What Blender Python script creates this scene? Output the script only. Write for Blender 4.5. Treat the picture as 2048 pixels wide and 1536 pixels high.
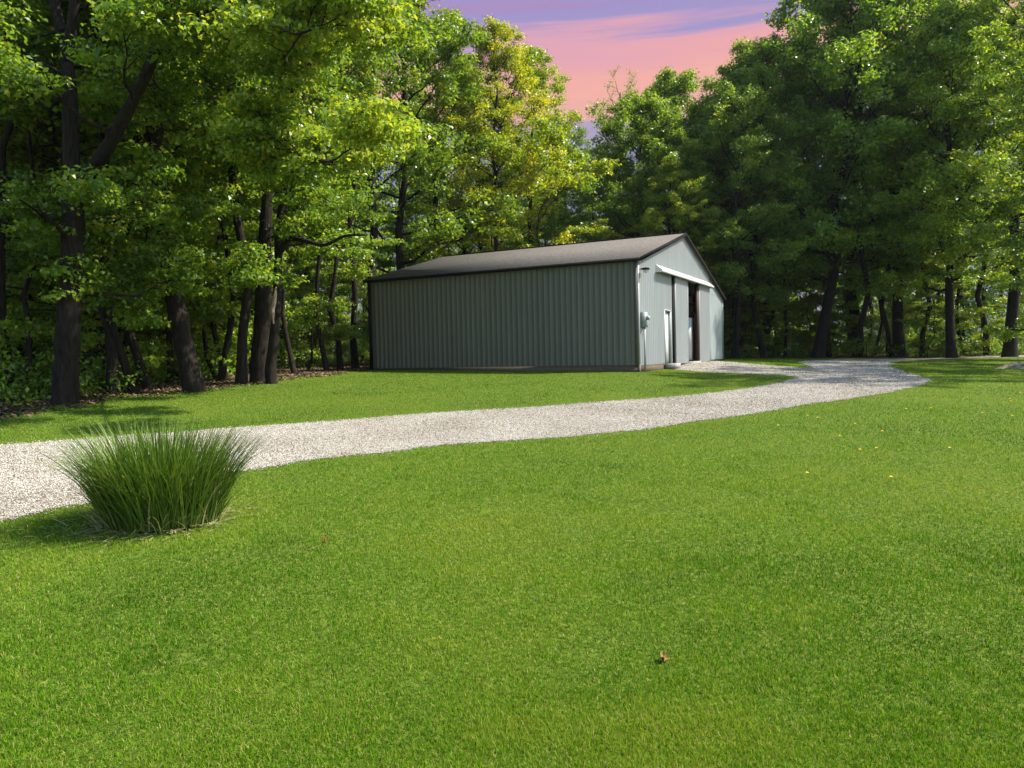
import bpy, math
import numpy as np
from mathutils import Matrix, Vector
S = bpy.context.scene
COL = S.collection
for o in list(bpy.data.objects): bpy.data.objects.remove(o)

# ------------------------------------------------------------------ camera
EYE = np.array([0.0, 0.0, 1.6]); F = 1455.0
PITCH = math.radians(2.4); ROLL = math.radians(1.3)
fw = np.array([0, math.cos(PITCH), -math.sin(PITCH)])
r0 = np.array([1.0, 0, 0]); u0 = np.array([0, math.sin(PITCH), math.cos(PITCH)])
RT = math.cos(ROLL)*r0 - math.sin(ROLL)*u0
UP = math.sin(ROLL)*r0 + math.cos(ROLL)*u0
cd = bpy.data.cameras.new('camera'); cam = bpy.data.objects.new('camera', cd); COL.objects.link(cam)
cam.matrix_world = Matrix(((RT[0], UP[0], -fw[0], EYE[0]), (RT[1], UP[1], -fw[1], EYE[1]), (RT[2], UP[2], -fw[2], EYE[2]), (0, 0, 0, 1)))
cd.sensor_width = 36; cd.lens = 36*F/2048; cd.clip_end = 3000; cd.clip_start = .05
S.camera = cam

# ------------------------------------------------------------------ light
SUN_EL = math.radians(49); SUN_DIR = np.array([.99, .10]); SUN_DIR = SUN_DIR/np.linalg.norm(SUN_DIR)
EXPO = 1.2
S.view_settings.view_transform = 'Standard'; S.view_settings.look = 'None'
S.view_settings.exposure = EXPO; S.view_settings.gamma = 1
w = bpy.data.worlds.new('World'); S.world = w; w.use_nodes = True
nt = w.node_tree; N = nt.nodes; L = nt.links; N.clear()
out = N.new('ShaderNodeOutputWorld')
sky = N.new('ShaderNodeTexSky'); sky.sky_type = 'NISHITA'; sky.sun_disc = False
sky.sun_elevation = SUN_EL; sky.sun_rotation = math.atan2(SUN_DIR[0], SUN_DIR[1]); sky.air_density = 1.2
bg1 = N.new('ShaderNodeBackground'); bg1.inputs['Strength'].default_value = .125
L.new(sky.outputs[0], bg1.inputs['Color'])
tc = N.new('ShaderNodeTexCoord'); sep = N.new('ShaderNodeSeparateXYZ'); L.new(tc.outputs['Generated'], sep.inputs[0])
mp = N.new('ShaderNodeMapping'); mp.inputs['Scale'].default_value = (1.6, 1.6, 30); mp.inputs['Rotation'].default_value = (0, -.012, 0)
L.new(tc.outputs['Generated'], mp.inputs['Vector'])
nz = N.new('ShaderNodeTexNoise'); nz.inputs['Scale'].default_value = 1.6; nz.inputs['Detail'].default_value = 4; nz.inputs['Roughness'].default_value = .55
L.new(mp.outputs[0], nz.inputs['Vector'])
m1 = N.new('ShaderNodeMath'); m1.operation = 'MULTIPLY_ADD'; L.new(nz.outputs['Fac'], m1.inputs[0]); m1.inputs[1].default_value = .11; m1.inputs[2].default_value = -.055
m2 = N.new('ShaderNodeMath'); m2.operation = 'ADD'; L.new(m1.outputs[0], m2.inputs[0]); L.new(sep.outputs['Z'], m2.inputs[1])
rp = N.new('ShaderNodeValToRGB'); L.new(m2.outputs[0], rp.inputs[0])
stops = [(0, (.33, .33, .5)), (.25, (.33, .33, .52)), (.285, (.42, .36, .57)), (.305, (.80, .44, .42)), (.335, (.92, .45, .38)), (.358, (.86, .41, .42)), (.380, (.76, .39, .49)), (.398, (.38, .32, .60)), (.42, (.36, .30, .60)), (.432, (.42, .28, .54)), (.55, (.36, .3, .6))]
cr = rp.color_ramp
while len(cr.elements) < len(stops): cr.elements.new(.5)
for e, (p, c) in zip(cr.elements, stops): e.position = p; e.color = (*c, 1)
bg2 = N.new('ShaderNodeBackground'); bg2.inputs['Strength'].default_value = 2**-EXPO*.98; L.new(rp.outputs[0], bg2.inputs['Color'])
def mrange(src, a, b, c, d):
    m = N.new('ShaderNodeMapRange'); m.interpolation_type = 'SMOOTHSTEP'; L.new(src, m.inputs[0])
    for i, v in zip((1, 2, 3, 4), (a, b, c, d)): m.inputs[i].default_value = v
    return m.outputs[0]
k1 = mrange(sep.outputs['Z'], .5, .62, 1, 0); k2 = mrange(sep.outputs['Y'], 0, .5, 0, 1)
km = N.new('ShaderNodeMath'); km.operation = 'MULTIPLY'; L.new(k1, km.inputs[0]); L.new(k2, km.inputs[1])
mx = N.new('ShaderNodeMixShader'); L.new(km.outputs[0], mx.inputs[0]); L.new(bg1.outputs[0], mx.inputs[1]); L.new(bg2.outputs[0], mx.inputs[2]); L.new(mx.outputs[0], out.inputs['Surface'])
sd = bpy.data.lights.new('sun', 'SUN'); sd.energy = 5.0; sd.angle = math.radians(.53); sd.color = (1, .94, .82)
sun = bpy.data.objects.new('sun', sd); COL.objects.link(sun)
sv = Vector((SUN_DIR[0]*math.cos(SUN_EL), SUN_DIR[1]*math.cos(SUN_EL), math.sin(SUN_EL)))
sun.rotation_euler = sv.to_track_quat('Z', 'Y').to_euler(); sun.location = (30, 10, 40)

# ------------------------------------------------------------------ helpers
def ray(px, py):
    d = RT*(px-1024)/F - UP*(py-768)/F + fw
    return d/np.linalg.norm(d)
def at(px, py, Y):
    d = ray(px, py); return EYE + d*(Y/d[1])

def tag(o, label=None, cat=None, group=None, kind=None):
    if label: o['label'] = label
    if cat: o['category'] = cat
    if group: o['group'] = group
    if kind: o['kind'] = kind
    return o
def empty(name, loc=(0, 0, 0)):
    o = bpy.data.objects.new(name, None); o.location = Vector([float(v) for v in loc]); o.empty_display_size = .3; COL.objects.link(o); return o
def fast_mesh(name, V, Fc, mat=None, attrs=None, smooth=False):
    """V (n,3); Fc (m,k) faces of one size or a list of such arrays; attrs {name: per-vertex float array}"""
    V = np.asarray(V, dtype=np.float32)
    if isinstance(Fc, np.ndarray): Fc = [Fc]
    Fc = [f for f in Fc if len(f)]
    me = bpy.data.meshes.new(name)
    me.vertices.add(len(V)); me.vertices.foreach_set('co', V.ravel())
    loops = np.concatenate([f.ravel() for f in Fc]).astype(np.int32)
    st = []; c = 0
    for f in Fc:
        st.append(c + np.arange(len(f))*f.shape[1]); c += f.size
    st = np.concatenate(st).astype(np.int32)
    me.loops.add(len(loops)); me.loops.foreach_set('vertex_index', loops)
    me.polygons.add(len(st)); me.polygons.foreach_set('loop_start', st)
    if smooth: me.polygons.foreach_set('use_smooth', np.ones(len(st), dtype=bool))
    for k, a in (attrs or {}).items():
        at_ = me.attributes.new(k, 'FLOAT', 'POINT'); at_.data.foreach_set('value', np.asarray(a, dtype=np.float32).ravel())
    me.update(calc_edges=True)
    if mat: me.materials.append(mat)
    return me
def link(name, me, parent=None):
    o = bpy.data.objects.new(name, me); COL.objects.link(o)
    if parent: o.parent = parent
    return o
class Acc:
    def __init__(s): s.V = []; s.Q = []; s.T = []; s.n = 0
    def add(s, V, Q=None, T=None):
        V = np.asarray(V, dtype=float)
        if Q is not None and len(Q): s.Q.append(np.asarray(Q)+s.n)
        if T is not None and len(T): s.T.append(np.asarray(T)+s.n)
        s.V.append(V); s.n += len(V)
    def box(s, c, h, ax=None):
        """centre, half sizes, 3 axes"""
        ax = np.eye(3) if ax is None else np.asarray(ax)
        c = np.asarray(c, float); V = []
        for i in (-1, 1):
            for j in (-1, 1):
                for k in (-1, 1): V.append(c+ax[0]*h[0]*i+ax[1]*h[1]*j+ax[2]*h[2]*k)
        s.add(V, [(0, 1, 3, 2), (4, 6, 7, 5), (0, 4, 5, 1), (2, 3, 7, 6), (0, 2, 6, 4), (1, 5, 7, 3)])
    def tube(s, P, R, sides=6, cap=False):
        P = np.asarray(P, float); n = len(P); R = np.broadcast_to(np.asarray(R, float), (n,))
        T = np.gradient(P, axis=0); T /= np.linalg.norm(T, axis=1)[:, None]+1e-9
        ref = np.array([1.0, .13, .05]) if abs(T[:, 0]).mean() < .8 else np.array([0, 0, 1.0])
        A = np.cross(T, ref); A /= np.linalg.norm(A, axis=1)[:, None]+1e-9
        B = np.cross(T, A)
        a = np.arange(sides)*2*math.pi/sides
        V = P[:, None]+R[:, None, None]*(np.cos(a)[None, :, None]*A[:, None]+np.sin(a)[None, :, None]*B[:, None])
        V = V.reshape(-1, 3)
        i = np.arange(n-1)[:, None]*sides; j = np.arange(sides)[None]; k = (j+1) % sides
        Q = np.stack([i+j, i+k, i+sides+k, i+sides+j], -1).reshape(-1, 4)
        T3 = None
        if cap:
            V = np.vstack([V, P[0], P[-1]]); m = n*sides
            T3 = [(m, (q+1) % sides, q) for q in range(sides)]+[(m+1, (n-1)*sides+q, (n-1)*sides+(q+1) % sides) for q in range(sides)]
        s.add(V, Q, T3)
    def mesh(s, name, mat, smooth=False, attrs=None):
        fs = []
        if s.Q: fs.append(np.concatenate(s.Q))
        if s.T: fs.append(np.concatenate(s.T))
        return fast_mesh(name, np.concatenate(s.V), fs, mat, attrs, smooth)
    def obj(s, name, mat, parent=None, smooth=False): return link(name, s.mesh(name, mat, smooth), parent)

def fnoise(x, y, seed=0, f=1.0, oct=3):
    """smooth value noise, about -1..1"""
    r = np.random.RandomState(seed); tab = r.rand(256, 256)*2-1; o = 0; a = 1; tot = 0
    for k in range(oct):
        X = x*f+17.3*k; Y = y*f+5.1*k
        xi = np.floor(X).astype(int); yi = np.floor(Y).astype(int); tx = X-xi; ty = Y-yi
        tx = tx*tx*(3-2*tx); ty = ty*ty*(3-2*ty)
        g = lambda i, j: tab[(xi+i) % 256, (yi+j) % 256]
        o = o+a*((g(0, 0)*(1-tx)+g(1, 0)*tx)*(1-ty)+(g(0, 1)*(1-tx)+g(1, 1)*tx)*ty); tot += a; a *= .5; f *= 2.1
    return o/tot*1.5
def inside(poly, x, y):
    poly = np.asarray(poly); r = np.zeros(x.shape, bool); n = len(poly)
    for i in range(n):
        x1, y1 = poly[i]; x2, y2 = poly[(i+1) % n]
        if y1 == y2: continue
        c = ((y1 > y) != (y2 > y)) & (x < (x2-x1)*(y-y1)/(y2-y1)+x1)
        r ^= c
    return r

# ------------------------------------------------------------------ materials
def mat(name, base=(.5, .5, .5), rough=.8, metal=0, noise=None, bump=None, spec=.3):
    """noise: (scale, other colour, stretch xyz, contrast lo, hi); bump: (scale, strength, stretch)"""
    m = bpy.data.materials.new(name); m.use_nodes = True; n = m.node_tree.nodes; l = m.node_tree.links
    b = n['Principled BSDF']; b.inputs['Base Color'].default_value = (*base, 1); b.inputs['Roughness'].default_value = rough
    b.inputs['Metallic'].default_value = metal; b.inputs['Specular IOR Level'].default_value = spec
    t = n.new('ShaderNodeTexCoord')
    if noise:
        mpn = n.new('ShaderNodeMapping'); mpn.inputs['Scale'].default_value = noise[2]; l.new(t.outputs['Object'], mpn.inputs[0])
        q = n.new('ShaderNodeTexNoise'); q.inputs['Scale'].default_value = noise[0]; q.inputs['Detail'].default_value = 8; q.inputs['Roughness'].default_value = .65; l.new(mpn.outputs[0], q.inputs['Vector'])
        c = n.new('ShaderNodeValToRGB'); c.color_ramp.elements[0].position = noise[3]; c.color_ramp.elements[1].position = noise[4]
        c.color_ramp.elements[0].color = (*base, 1); c.color_ramp.elements[1].color = (*noise[1], 1)
        l.new(q.outputs['Fac'], c.inputs[0]); l.new(c.outputs[0], b.inputs['Base Color'])
    if bump:
        mpn = n.new('ShaderNodeMapping'); mpn.inputs['Scale'].default_value = bump[2]; l.new(t.outputs['Object'], mpn.inputs[0])
        q = n.new('ShaderNodeTexNoise'); q.inputs['Scale'].default_value = bump[0]; q.inputs['Detail'].default_value = 6; l.new(mpn.outputs[0], q.inputs['Vector'])
        bb = n.new('ShaderNodeBump'); bb.inputs['Strength'].default_value = bump[1]; bb.inputs['Distance'].default_value = .03
        l.new(q.outputs['Fac'], bb.inputs['Height']); l.new(bb.outputs[0], b.inputs['Normal'])
    return m
def leaf_mat(name, stops, trans=.5, rough=.38, spec=.5, tmul=(1.5, 1.35, .55), objcol=True):
    """colour ramp over the per-leaf tint attribute, times the object's colour; part diffuse, part translucent"""
    m = bpy.data.materials.new(name); m.use_nodes = True; n = m.node_tree.nodes; l = m.node_tree.links
    b = n['Principled BSDF']; b.inputs['Roughness'].default_value = rough; b.inputs['Specular IOR Level'].default_value = spec
    a = n.new('ShaderNodeAttribute'); a.attribute_name = 'tint'
    c = n.new('ShaderNodeValToRGB'); l.new(a.outputs['Fac'], c.inputs[0]); e = c.color_ramp.elements
    while len(e) < len(stops): e.new(.5)
    for k, (p, q) in zip(e, stops): k.position = p; k.color = (*q, 1)
    src = c.outputs[0]
    if objcol:
        oi = n.new('ShaderNodeObjectInfo'); mm = n.new('ShaderNodeMix'); mm.data_type = 'RGBA'; mm.blend_type = 'MULTIPLY'; mm.inputs['Factor'].default_value = 1
        l.new(src, mm.inputs[6]); l.new(oi.outputs['Color'], mm.inputs[7]); src = mm.outputs[2]
    l.new(src, b.inputs['Base Color'])
    t = n.new('ShaderNodeBsdfTranslucent'); m3 = n.new('ShaderNodeMix'); m3.data_type = 'RGBA'; m3.blend_type = 'MULTIPLY'; m3.inputs['Factor'].default_value = 1
    l.new(src, m3.inputs[6]); m3.inputs[7].default_value = (*tmul, 1); l.new(m3.outputs[2], t.inputs['Color'])
    ms = n.new('ShaderNodeMixShader'); ms.inputs[0].default_value = trans; l.new(b.outputs[0], ms.inputs[1]); l.new(t.outputs[0], ms.inputs[2])
    l.new(ms.outputs[0], n['Material Output'].inputs['Surface'])
    return m
def tint_mat(name, stops, rough=.85, spec=.2):
    m = bpy.data.materials.new(name); m.use_nodes = True; n = m.node_tree.nodes; l = m.node_tree.links
    b = n['Principled BSDF']; b.inputs['Roughness'].default_value = rough; b.inputs['Specular IOR Level'].default_value = spec
    a = n.new('ShaderNodeAttribute'); a.attribute_name = 'tint'; c = n.new('ShaderNodeValToRGB'); l.new(a.outputs['Fac'], c.inputs[0]); e = c.color_ramp.elements
    while len(e) < len(stops): e.new(.5)
    for k, (p, q) in zip(e, stops): k.position = p; k.color = (*q, 1)
    l.new(c.outputs[0], b.inputs['Base Color']); return m

# ------------------------------------------------------------------ terrain
CP = [(1024, 1536, 2.75), (1024, 1200, 4.6), (1024, 1000, 7.6), (850, 895, 10.9), (850, 828, 15.2), (1000, 778, 20), (1000, 743, 28.6), (1278, 743, 26),
      (745, 741, 31.5), (600, 751, 27), (450, 771, 22.5), (250, 796, 19), (130, 808, 17), (0, 830, 14.5), (0, 890, 11), (0, 1040, 6.9), (500, 940, 8.9),
      (500, 850, 14), (0, 1400, 3.4), (2048, 1400, 3.2), (2048, 1100, 5.4), (2048, 900, 9.5), (2048, 800, 16), (2048, 742, 28), (2048, 708, 48),
      (1400, 843, 13), (1400, 790, 18), (1600, 757, 23.5), (1860, 765, 21), (1650, 727, 36), (1447, 721, 38.5), (1640, 716, 50), (1850, 715, 50), (1420, 750, 26), (1340, 737, 29.5), (1385, 728, 31.5)]
CPW = [tuple(at(*c)) for c in CP]+[(0, 0, 0), (0, -12, -.2), (-15, -5, 0), (15, -5, 0), (-30, 20, .7), (-25, 40, 1.0), (0, 46, 1.05), (0, 80, 1.1), (-60, 60, 1.0), (60, 60, 1.0), (60, 10, .5), (-60, 0, .2), (100, 120, 1), (-100, 120, 1), (0, 140, 1.1), (100, -60, 0), (-100, -60, 0)]
CPW = np.array(CPW)
def tps(r2): return .5*r2*np.log(r2+1e-6)
_n = len(CPW); _D = ((CPW[:, None, :2]-CPW[None, :, :2])**2).sum(-1); _K = tps(_D)+np.eye(_n)*4.0
_P = np.hstack([np.ones((_n, 1)), CPW[:, :2]]); _M = np.block([[_K, _P], [_P.T, np.zeros((3, 3))]])
_W = np.linalg.solve(_M, np.concatenate([CPW[:, 2], np.zeros(3)]))
def gh(x, y):
    x = np.asarray(x, float); y = np.asarray(y, float); xc = np.clip(x, -100, 100); yc = np.clip(y, -60, 140)
    z = _W[_n]+_W[_n+1]*xc+_W[_n+2]*yc
    for i in range(_n): z = z+_W[i]*tps((xc-CPW[i, 0])**2+(yc-CPW[i, 1])**2)
    return z+.012*fnoise(x, y, 5, .6, 2)
def hit(px, py):
    d = ray(px, py); t0 = 1.0; t = 1.0
    while t < 150:
        p = EYE+d*t
        if p[2] < gh(p[0], p[1]): break
        t0 = t; t *= 1.03
    for _ in range(12):
        m = (t0+t)/2; p = EYE+d*m
        if p[2] < gh(p[0], p[1]): t = m
        else: t0 = m
    return EYE+d*t

LAWN = [(-60, -40), (-22, 0), (-13, 9), (-10.3, 14), (-10.6, 17.3), (-10.9, 19.8), (-9.3, 22.2), (-8.6, 25), (-7.6, 28), (-6.9, 31.5), (-6, 37), (0, 44), (8, 46), (15, 49), (22, 50.5), (30, 48.5), (37, 44), (60, 36), (80, -40)]
DR_PX = [(-260, 1105), (-100, 1062), (0, 1041), (130, 1016), (300, 983), (500, 940), (680, 914), (850, 895), (1020, 882), (1180, 870), (1300, 858), (1400, 843), (1500, 828), (1600, 811), (1700, 797), (1790, 783), (1850, 768), (1858, 758), (1810, 745), (1775, 733)]
DR_A = [tuple(hit(*p)[:2]) for p in DR_PX]
DR_B = [(19.5, 37.5), (22, 41), (27, 43.5), (34, 42.5), (60, 38), (60, 41), (35, 45.5), (27, 46.8), (20, 45), (16.2, 40), (14.5, 36.5)]
DR_C = [tuple(hit(*p)[:2]) for p in [(1628, 738), (1560, 733), (1500, 728)]]
P0 = np.array([4.54, 26.0]); U2 = np.array([.4633, .8862]); V2 = np.array([-.8862, .4633])
DR_D = [tuple(P0+U2*s-V2*.06) for s in (12.0, 9, 4.2)]
DR_E = [tuple(hit(*p)[:2]) for p in [(1345, 739), (1420, 745), (1500, 748), (1570, 751), (1600, 756), (1540, 770), (1470, 781), (1400, 789), (1300, 797), (1180, 806), (1020, 817), (850, 828), (700, 839), (560, 849), (350, 865), (150, 879), (0, 890), (-150, 900), (-260, 906)]]
DRIVE = DR_A+DR_B+DR_C+DR_D+DR_E
BARN_C = [tuple(P0+U2*a+V2*b) for a, b in ((-.02, -.02), (14.65, -.02), (14.65, 12.05), (-.02, 12.05))]
def in_drive(x, y, amp=.08):
    nx = fnoise(x, y, 11, 1.7, 3)*amp; ny = fnoise(x, y, 12, 1.7, 3)*amp
    return inside(DRIVE, x+nx, y+ny)
def in_lawn(x, y, amp=.5):
    return inside(LAWN, x+fnoise(x, y, 21, .7, 3)*amp, y+fnoise(x, y, 22, .7, 3)*amp)

def grid(xs, ys):
    X, Y = np.meshgrid(xs, ys); nx, ny = len(xs), len(ys)
    i = np.arange(ny-1)[:, None]*nx; j = np.arange(nx-1)[None]
    Q = np.stack([i+j, i+j+1, i+j+1+nx, i+j+nx], -1).reshape(-1, 4)
    return X.ravel(), Y.ravel(), Q
xs = np.concatenate([[-300, -220, -140], np.arange(-100, -32, 3.0), np.arange(-32, 36, .3), np.arange(36, 101, 3.0), [140, 220, 300]])
ys = np.concatenate([[-200, -120, -60], np.arange(-40, -2, 2.5), np.arange(-2, 56, .3), np.arange(56, 140, 3.0), [180, 240, 300]])
GX, GY, GQ = grid(xs, ys); GZ = gh(GX, GY)
litter = 1-in_lawn(GX, GY).astype(float)
gm = bpy.data.materials.new('ground_soil'); gm.use_nodes = True; n = gm.node_tree.nodes; l = gm.node_tree.links
b = n['Principled BSDF']; b.inputs['Roughness'].default_value = .95; b.inputs['Specular IOR Level'].default_value = .1
t = n.new('ShaderNodeTexCoord')
def _ns(sc, det=8):
    q = n.new('ShaderNodeTexNoise'); q.inputs['Scale'].default_value = sc; q.inputs['Detail'].default_value = det; l.new(t.outputs['Object'], q.inputs['Vector']); return q.outputs['Fac']
def _rp(src, stp):
    c = n.new('ShaderNodeValToRGB'); l.new(src, c.inputs[0]); e = c.color_ramp.elements
    while len(e) < len(stp): e.new(.5)
    for k, (p, q) in zip(e, stp): k.position = p; k.color = (*q, 1)
    return c.outputs[0]
ca = _rp(_ns(24), [(.35, (.04, .065, .008)), (.55, (.08, .12, .012)), (.75, (.15, .18, .035))])
cb = _rp(_ns(14), [(.3, (.018, .014, .008)), (.5, (.05, .037, .02)), (.62, (.04, .055, .015)), (.75, (.11, .075, .04))])
av = n.new('ShaderNodeAttribute'); av.attribute_name = 'litter'
mmx = n.new('ShaderNodeMix'); mmx.data_type = 'RGBA'; l.new(av.outputs['Fac'], mmx.inputs['Factor']); l.new(ca, mmx.inputs[6]); l.new(cb, mmx.inputs[7]); l.new(mmx.outputs[2], b.inputs['Base Color'])
bp = n.new('ShaderNodeBump'); bp.inputs['Distance'].default_value = .04; bp.inputs['Strength'].default_value = .8; l.new(_ns(30), bp.inputs['Height']); l.new(bp.outputs[0], b.inputs['Normal'])
g = link('ground', fast_mesh('ground', np.stack([GX, GY, GZ], 1), GQ, gm, {'litter': litter}, True)); tag(g, kind='structure')

# gravel drive: a sheet laid on the ground
dm = bpy.data.materials.new('gravel'); dm.use_nodes = True; n = dm.node_tree.nodes; l = dm.node_tree.links
b = n['Principled BSDF']; b.inputs['Roughness'].default_value = .95; b.inputs['Specular IOR Level'].default_value = .1
t = n.new('ShaderNodeTexCoord')
vo = n.new('ShaderNodeTexVoronoi'); vo.inputs['Scale'].default_value = 28; l.new(t.outputs['Object'], vo.inputs['Vector'])
sc_ = n.new('ShaderNodeSeparateColor'); l.new(vo.outputs['Color'], sc_.inputs[0])
c1 = _rp(sc_.outputs[0], [(0, (.11, .09, .065)), (.25, (.21, .18, .14)), (.6, (.30, .27, .22)), (1, (.42, .39, .34))])
c2 = _rp(_ns(.9, 5), [(.35, (.78, .72, .64)), (.6, (1, 1, 1))])
mq = n.new('ShaderNodeMix'); mq.data_type = 'RGBA'; mq.blend_type = 'MULTIPLY'; mq.inputs['Factor'].default_value = 1; l.new(c1, mq.inputs[6]); l.new(c2, mq.inputs[7]); l.new(mq.outputs[2], b.inputs['Base Color'])
bp = n.new('ShaderNodeBump'); bp.inputs['Distance'].default_value = .03; bp.inputs['Strength'].default_value = 1; bp.invert = True; l.new(vo.outputs['Distance'], bp.inputs['Height']); l.new(bp.outputs[0], b.inputs['Normal'])
def drape(name, x0, x1, y0, y1, step, mask, material, dz):
    X, Y, Q = grid(np.arange(x0, x1, step), np.arange(y0, y1, step))
    m = mask(X, Y); q = Q[m[Q].sum(1) >= 3]; used, inv = np.unique(q, return_inverse=True)
    return fast_mesh(name, np.stack([X[used], Y[used], gh(X[used], Y[used])+dz], 1), inv.reshape(-1, 4), material, None, True)
d = link('gravel_drive', drape('gravel_drive', -16, 40, 4, 48, .09, in_drive, dm, .008)); tag(d, kind='structure')
d2 = link('gravel_road', drape('gravel_road', 40.3, 60, 36, 44, .5, lambda x, y: inside(DRIVE, x, y), dm, .008)); tag(d2, kind='structure')

# ------------------------------------------------------------------ lawn blades, gravel stones
rng = np.random.RandomState(3)
def scatter(n, d0, d1, p, half=.76):
    """points round the viewpoint's side of the lawn, thinning out with distance as d^-p per area"""
    k = 2-p; u = rng.rand(n); a = (rng.rand(n)*2-1)*half
    d = (d0**k+u*(d1**k-d0**k))**(1/k) if abs(k) > 1e-3 else d0*(d1/d0)**u
    return d*np.sin(a), d*np.cos(a), d
GC = np.array([-3.28, 6.72])    # ornamental clump
def lawn_blades(n):
    x, y, d = scatter(n, 1.7, 52, 2.12)
    ok = in_lawn(x, y, .7) & ~inside(BARN_C, x, y)
    dd = in_drive(x, y); eg = rng.rand(n)*.5-.1; ex = x+eg*np.cos(x*91); ey = y+eg*np.sin(x*91)
    dd2 = in_drive(ex, ey); ok &= (~dd | ~dd2) & ((~dd) | (rng.rand(n) < .35)) | (rng.rand(n) < .004)
    ok &= in_lawn(x, y, .7) & ~inside(BARN_C, x, y)
    r = np.hypot(x-GC[0], (y-GC[1])*1.1); ok &= (r > .42+.3*rng.rand(n)) | (rng.rand(n) < .2)
    x, y, d = x[ok], y[ok], d[ok]; n = len(x); z = gh(x, y)-.004
    tuft = np.clip((fnoise(x, y, 35, 1.5, 2)-.62)*5, 0, 1); big = fnoise(x, y, 31, .45, 3); med = fnoise(x, y, 32, 2.3, 3); fine = fnoise(x, y, 33, 9, 2)
    hgt = (.022+.012*rng.rand(n))*(1+.25*tuft)*(1+.22*med+.2*fine)*(1+np.minimum(d, 30)*.012)
    wid = (.0017+.00042*d)*(.7+.6*rng.rand(n))
    az = rng.rand(n)*2*math.pi; lean = np.abs(rng.normal(0, .62, n)); yaw = rng.rand(n)*2*math.pi
    up = np.stack([np.sin(lean)*np.cos(az), np.sin(lean)*np.sin(az), np.cos(lean)], 1)
    sd_ = np.stack([np.cos(yaw), np.sin(yaw), 0*yaw], 1)
    B = np.stack([x, y, z], 1); mid = B+up*(hgt*.55)[:, None]; up2 = up*np.array([1.5, 1.5, .75])
    tip = mid+up2*(hgt*.5)[:, None]
    V = np.stack([B-sd_*wid[:, None]*.5, B+sd_*wid[:, None]*.5, mid+sd_*wid[:, None]*.45, tip, mid-sd_*wid[:, None]*.45], 1).reshape(-1, 3)
    i = np.arange(n)[:, None]*5
    Q = i+np.array([[0, 1, 2, 4]]); T = i+np.array([[4, 2, 3]])
    tint = .46-.07*tuft+.18*rng.randn(n)+.22*big+.16*med
    nearclump = np.exp(-((r[ok]-.7)/.7)**2*1.2)*.22; tint += nearclump
    edge = in_drive(x+.3, y) | in_drive(x-.3, y) | in_drive(x, y+.45) | in_drive(x, y-.45); tint += edge*.12
    dry = rng.rand(n) < .10+.07*np.clip(big, 0, 1); tint = np.where(dry, .86+.1*rng.rand(n), np.clip(tint, 0, .82))
    return fast_mesh('grass', V, [Q, T], GRASS, {'tint': np.repeat(tint, 5)})
GRASS = leaf_mat('lawn_blade', [(0, (.024, .075, .002)), (.3, (.056, .155, .004)), (.55, (.100, .218, .006)), (.8, (.180, .262, .018)), (.9, (.29, .27, .07)), (1, (.42, .37, .17))], .34, .7, .08, (1.4, 1.35, .4), False)
NB = 1150000
o = link('grass', lawn_blades(NB)); tag(o, kind='stuff', label='short mown green lawn grass with yellowish patches', cat='grass')

def stones(n, mask, dmin=5, dmax=46, size=.0038, p=2.1):
    x, y, d = scatter(n, dmin, dmax, p); j_ = rng.normal(0, .09, (2, n)); ok = mask(x+j_[0], y+j_[1]); x, y, d = x[ok], y[ok], d[ok]; n = len(x)
    s = (size+.00052*d)*(.5+.8*rng.rand(n)**1.6); z = gh(x, y)+.010+s*.15
    O = np.array([(1, 0, 0), (0, 1, 0), (-1, 0, 0), (0, -1, 0), (0, 0, .75), (0, 0, -.75)], float)
    V = O[None]*(.65+.6*rng.rand(n, 6, 1)); a = rng.rand(n)*6.28; ca, sa = np.cos(a), np.sin(a)
    X = V[..., 0]*ca[:, None]-V[..., 1]*sa[:, None]; Y = V[..., 0]*sa[:, None]+V[..., 1]*ca[:, None]
    V = np.stack([X, Y, V[..., 2]+.4*X*rng.normal(0, 1, n)[:, None]], -1)*s[:, None, None]+np.stack([x, y, z], 1)[:, None]
    T = np.array([(0, 1, 4), (1, 2, 4), (2, 3, 4), (3, 0, 4), (1, 0, 5), (2, 1, 5), (3, 2, 5), (0, 3, 5)])
    F_ = (np.arange(n)[:, None, None]*6+T[None]).reshape(-1, 3)
    tint = np.clip(rng.beta(2.2, 1.3, n)+.12*fnoise(x, y, 44, .8, 2), 0, 1)
    return fast_mesh('gravel_stones', V.reshape(-1, 3), F_, STONE, {'tint': np.repeat(tint, 6)})
STONE = tint_mat('limestone_chips', [(0, (.03, .024, .018)), (.3, (.17, .148, .115)), (.55, (.38, .35, .30)), (1, (.55, .525, .48))])
o = link('gravel_stones', stones(800000, lambda x, y: in_drive(x, y, .08))); tag(o, kind='stuff', label='pale grey and tan crushed stone covering the drive', cat='gravel')

# ------------------------------------------------------------------ barn
ZF = 1.085; ZE = 4.90; ZP = 6.58; ZR = 4.29; SP = 6.35; SE = 14.6; TL = 12.0; HALF = (np.array([U2[0], U2[1], 0]), np.array([V2[0], V2[1], 0]))
U3, V3 = HALF; Z3 = np.array([0, 0, 1.0]); NF = -V3; NS = -U3; B0 = np.array([P0[0], P0[1], 0])
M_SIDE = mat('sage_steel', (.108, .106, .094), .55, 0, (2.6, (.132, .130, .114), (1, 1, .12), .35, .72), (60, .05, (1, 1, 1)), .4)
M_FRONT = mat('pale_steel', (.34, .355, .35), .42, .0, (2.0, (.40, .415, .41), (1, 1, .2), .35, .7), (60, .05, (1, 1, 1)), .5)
M_LEAN = mat('galvanised_steel', (.25, .29, .30), .4, .1, (3.0, (.32, .365, .37), (1, 1, .3), .3, .7), (40, .08, (1, 1, .3)), .5)
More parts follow.
